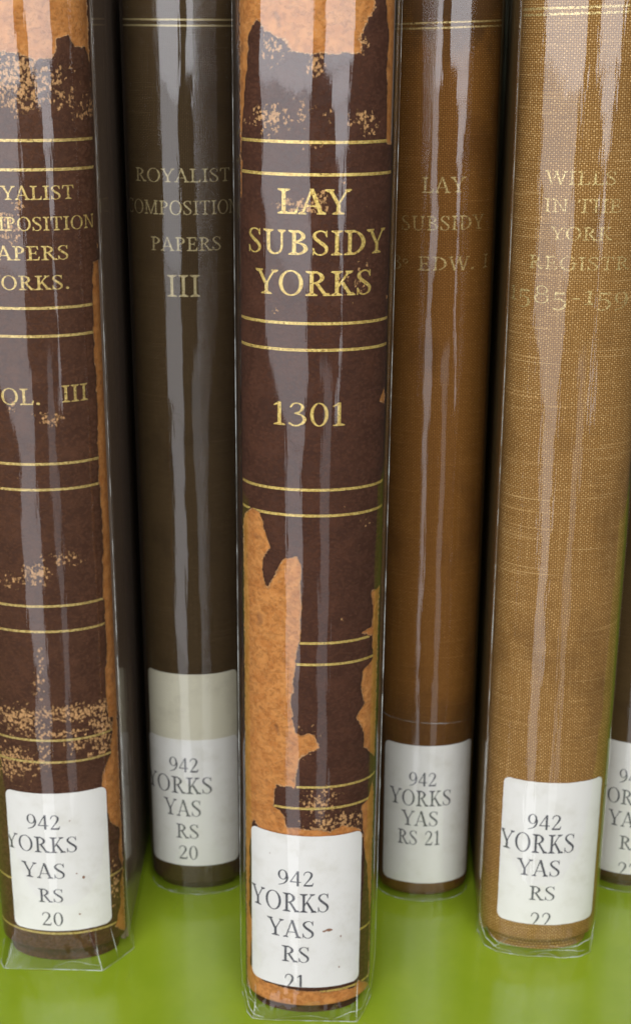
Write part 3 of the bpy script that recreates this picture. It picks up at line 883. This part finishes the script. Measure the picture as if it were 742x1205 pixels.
l1 = b1.label(-12.1, 14.3, 11.2, 52.0, PAPER, [("942", -6.4, 2.2, 41.6, 4.2), ("YORKS", -12.9, 6.2, 34.8, 4.6), ("YAS", -8.3, 2.8, 27.1, 4.5), ("RS", -4.5, 2.0, 19.9, 4.1), ("20", -4.0, 1.6, 12.8, 4.1)], skew=.012)

for q in ((7.3, 27.0, .42, .42), (5.6, 28.3, .2, .2), (5.8, 16.0, .3, .3), (4.6, 44.0, .15, .12)):
    b1.spot(l1, *q, RUST)

# ---- dark brown cloth book
b2 = Book(2, "dark brown cloth book reading ROYALIST COMPOSITION PAPERS with a beige strip above its label", -33.6, 52.9, .0071, 0, 13.0, 7.8, 2.4, 248, CLOTH2, DARKBOARD, 13.7, 8.4,
          [(-13.3, 8.6), (-12.85, 6.37), (-11.52, 4.3), (-9.4, 2.52), (-6.65, 1.15), (-3.44, 0.29), (0.0, 0.0), (3.44, 0.29), (6.65, 1.15), (9.4, 2.52), (11.52, 4.3), (12.85, 6.37), (13.3, 8.6)], film_mat("sleeve_film_b", 12))
b2.rule(-15.4, 15.4, 234.6, .42, GOLD2)
b2.rule(-15.4, 15.4, 233.3, .42, GOLD2)
b2.line("ROYALIST", -11.4, 12.7, 198.2, 3.16, THIN_GLYPHS, GOLD2, fray=.1)
b2.line("COMPOSITION", -15.3, 15.4, 190.6, 3.3, THIN_GLYPHS, GOLD2, fray=.1)
b2.line("PAPERS", -7.5, 9.9, 182.0, 3.3, THIN_GLYPHS, GOLD2, fray=.1)
b2.line("III", -3.6, 4.3, 170.9, 5.3, THIN_GLYPHS, GOLD2)
b2.label(-13.8, 12.9, 47.5, 69.0, BEIGE, [], name="old_label", off=.10, lab="blank beige older label")
b2.label(-14.4, 12.8, 9.2, 49.2, PAPER, [("942", -7.0, 1.2, 39.2, 4.4), ("YORKS", -15.0, 4.9, 32.4, 5.2), ("YAS", -8.7, 1.7, 25.2, 5.2), ("RS", -5.45, .9, 18.1, 4.6), ("20", -4.9, .5, 11.3, 4.4)])

# ---- centre: maroon leather, badly torn
b3 = Book(3, "maroon leather book reading LAY SUBSIDY YORKS 1301, torn to tan leather, furthest forward", -2.0, 0.0, .0098, 0, 15.6, 9.3, 3.2, 246, LEATHER3, DARKBOARD, 16.9, 10.1,
          [(-16.6, 11), (-15.0, 3.2), (-13.6, .9), (-9.0, .35), (12.3, 0), (14.1, 4.0), (16.0, 10)], film_mat("sleeve_film_c", 21, wob=.18))
for v in (211.8, 205.5, 175.4, 169.8, 139.1, 133.2, 102.8, 97.5, 65.9, 60.2, 24.0, 8.2):
    b3.rule(-18.2, 18.4, v, .62, GOLD3)
b3.line("LAY", -7.6, 7.0, 197.7, 5.0, GOLD_GLYPHS, GOLD3)
b3.line("SUBSIDY", -14.7, 15.6, 189.5, 5.0, GOLD_GLYPHS, GOLD3)
b3.line("YORKS", -12.4, 12.4, 181.2, 5.1, GOLD_GLYPHS, GOLD3)
b3.line("1301", -8.9, 7.0, 153.4, 5.1, THIN_GLYPHS, GOLD3)
l3 = b3.label(-15.0, 13.3, 9.7, 52.8, PAPER, [("942", -7.5, 1.2, 38.9, 4.2), ("YORKS", -14.6, 5.0, 31.5, 5.3), ("YAS", -9.9, 1.5, 24.1, 5.0), ("RS", -6.4, .4, 17.0, 4.6), ("21", -5.8, -.8, 8.4, 5.0)], skew=-.02)

for q in ((5.0, 26.3, .95, .42), (3.9, 26.0, .35, .25), (8.0, 24.0, .16, .34), (-9.5, 47.0, .2, .15), (7.7, 15.0, .12, .2)):
    b3.spot(l3, *q, RUST)

# ---- brown cloth
b4 = Book(4, "brown cloth book reading LAY SUBSIDY in faded gold, right of the torn leather book", 30.2, 49.6, 0, -.03, 12.6, 7.6, 1.6, 248, CLOTH4, BROWNBOARD, 13.1, 8.1,
          [(-12.8, 8.2), (-12.36, 6.08), (-11.09, 4.1), (-9.05, 2.4), (-6.4, 1.1), (-3.31, 0.28), (0.0, 0.0), (3.31, 0.28), (6.4, 1.1), (9.05, 2.4), (11.09, 4.1), (12.36, 6.08), (12.8, 8.2)], film_mat("sleeve_film_d", 33))
b4.rule(-14.6, 14.6, 234.0, .40, GOLD4, slope=.03)
b4.rule(-14.6, 14.6, 232.9, .40, GOLD4, slope=.03)
b4.line("LAY", -5.3, 4.9, 196.1, 3.6, THIN_GLYPHS, GOLD4, slope=.02, fray=.1)
b4.line("SUBSIDY", -10.2, 10.2, 187.2, 3.4, THIN_GLYPHS, GOLD4, slope=.02, fray=.1)
b4.line(["3", "o", " ", "E", "D", "W", ".", " ", "I"], -12.6, 12.3, 177.7, 3.3, THIN_GLYPHS, GOLD4, slope=.015, fray=.1)
b4.label(-12.2, 14.2, 5.7, 49.2, PAPER, [("942", -4.7, 2.8, 36.8, 4.2), ("YORKS", -9.9, 7.1, 30.5, 4.9), ("YAS", -6.3, 3.6, 24.2, 4.7), (["R", "S", " ", "2", "1"], -7.4, 4.3, 18.1, 4.6)])

def tape(U, V):
    return .11 - np.abs(V - (56.2 - .05 * U + .25 * fnoise(U * .3, V * 0, 8)))


b4.sp.print_on("tape_edge", contour(tape, -15.2, 53, 15.2, 59, .12), .42, FOLD, b4.root)

# ---- tan cloth
b5 = Book(5, "tan canvas cloth book reading WILLS IN THE YORK REGISTRY with faint gold dates", 59.4, 25.1, 0, -.05, 15.3, 9.2, 3.9, 248, CLOTH5, TANBOARD, 16.0, 9.8,
          [(-15.8, 11), (-14.2, 4.2), (-11.2, 1.6), (-8, .9), (-4, 0), (2, .15), (6, -.3), (10.5, .5), (13.6, 2.6), (15.6, 11)], film_mat("sleeve_film_e", 44, wob=.3))
b5.rule(-18.4, 18.4, 237.2, .5, GOLD5, slope=.03)
b5.rule(-18.4, 18.4, 236.0, .5, GOLD5, slope=.03)
b5.line("WILLS", -9.3, 6.1, 200.7, 2.9, THIN_GLYPHS, GOLD5, fray=.12)
b5.line("IN THE", -9.4, 7.6, 194.7, 2.95, THIN_GLYPHS, GOLD5, fray=.12)
b5.line("YORK", -7.5, 5.8, 188.7, 2.9, THIN_GLYPHS, GOLD5, fray=.12)
b5.line("REGISTRY", -12.4, 14.1, 182.1, 2.95, THIN_GLYPHS, GOLD5, fray=.12)
b5.line(["x1", "x5", "8", "x5", "-", "x1", "x5", "x9", "4"], -18.0, 15.5, 174.4, 4.0, THIN_GLYPHS, GOLD5, fray=.12)
b5.label(-11.9, 15.0, 9.7, 52.3, PAPER, [("942", -5.1, 3.5, 38.6, 4.4), ("YORKS", -11.9, 7.4, 31.6, 5.6), ("YAS", -6.9, 4.0, 24.6, 4.9), ("RS", -3.6, 3.1, 17.3, 4.3), ("22", -3.0, 2.5, 8.6, 4.9)], skew=-.012, ragged=.15)

# ---- right edge
b6 = Book(6, "umber cloth book cut off by the right edge beside the tan book", 91.0, 53.7, 0, -.05, 12.6, 7.6, 2.4, 248, CLOTH6, BROWNBOARD, 13.2, 8.2,
          [(-13.0, 8.2), (-12.56, 6.08), (-11.26, 4.1), (-9.19, 2.4), (-6.5, 1.1), (-3.36, 0.28), (0.0, 0.0), (3.36, 0.28), (6.5, 1.1), (9.19, 2.4), (11.26, 4.1), (12.56, 6.08), (13.0, 8.2)], film_mat("sleeve_film_f", 55))
b6.label(-12.0, 14.3, 5.7, 47.4, PAPER, [("942", -7.0, .4, 34.9, 4.25), ("YORKS", -13.3, 3.7, 28.1, 4.7), ("YAS", -8.9, .9, 21.0, 4.8), ("RS", -5.5, .8, 13.7, 4.4), ("22", -5.4, .2, 4.7, 4.8)])

# ---- left edge: book added to keep the bottom corner dark
b0 = Book(7, "added dark book blocking light at the extreme left edge, mostly out of view", -97.6, 48.0, .0105, 0, 11.0, 6.8, 4.0, 248, CLOTH2, DARKBOARD, 11.6, 7.3,
          [(-11.5, 8), (-10.5, 3), (-7, .5), (0, 0), (7, .5), (10.5, 3), (11.5, 8)], film_mat("sleeve_film_g", 66))

# ---- folds and pinches in the film, pale tubes for their highlights
random.seed(4)
c = b1.foot_s
b1.crease([(c[3], 0), (c[3] + .01, 5), (c[3] + .05, 12)], .16)
b1.crease([(c[4], .2), (c[4] + .02, 5), (c[4] + .02, 11)], .10)
b1.crease([(c[2], .3), (c[2] + .02, 3), (c[2] + .01, 8)], .12)
b1.crease([(-.1, .6), (.12, 2.4), (.38, 1.2)], .08)
b1.crease([(.915, 3), (.93, 60), (.92, 140), (.925, 247)], .10, n=30)
c = b3.foot_s
b3.crease([(c[2], 0), (c[2] - .01, 3), (c[2] - .06, 9)], .15)
b3.crease([(c[4], 0), (c[4] + .02, 4), (c[4] + .05, 11)], .15)
b3.crease([(-.86, 5.5), (-.7, 2.5), (-.52, 1.0), (-.40, .6)], .13)
b3.crease([(-.80, 3.0), (-.62, 4.2), (-.50, 2.2)], .10)
b3.crease([(-.75, 8.5), (-.66, 5.5), (-.55, 4.6)], .08)
b3.crease([(.30, .8), (.52, 2.6), (.70, 2.0), (.86, 5.0)], .10)
b3.crease([(-.3, .7), (0, 1.7), (.25, .9)], .08)
b3.crease([(.94, 3), (.945, 60), (.94, 150), (.945, 245)], .13, n=30)
b3.crease([(-.95, 3), (-.955, 70), (-.95, 150), (-.955, 245)], .10, n=30)
b5.crease([(-.92, 7), (-.78, 3.5), (-.55, 1.4), (-.35, .8)], .15)
b5.crease([(-.72, 5.5), (-.55, 3.2), (-.30, 2.6), (-.05, 3.4)], .13)
b5.crease([(-.60, .6), (-.48, 3.0), (-.40, 5.2)], .12)
b5.crease([(-.20, .5), (.02, 2.0), (.30, 2.2), (.55, 1.2)], .13)
b5.crease([(.10, 3.4), (.35, 3.0), (.60, 3.8), (.80, 3.0)], .12)
b5.crease([(.62, .5), (.74, 2.6), (.86, 6.5)], .13)
b5.crease([(-.05, .4), (.05, 1.2), (.18, .5)], .12)
b5.crease([(-.90, 5), (-.91, 60), (-.90, 140), (-.91, 247)], .10, n=30)
b2.crease([(-.5, .4), (-.1, 1.2), (.3, .5)], .08)
b4.crease([(-.4, .3), (.0, .9), (.45, .4)], .08)
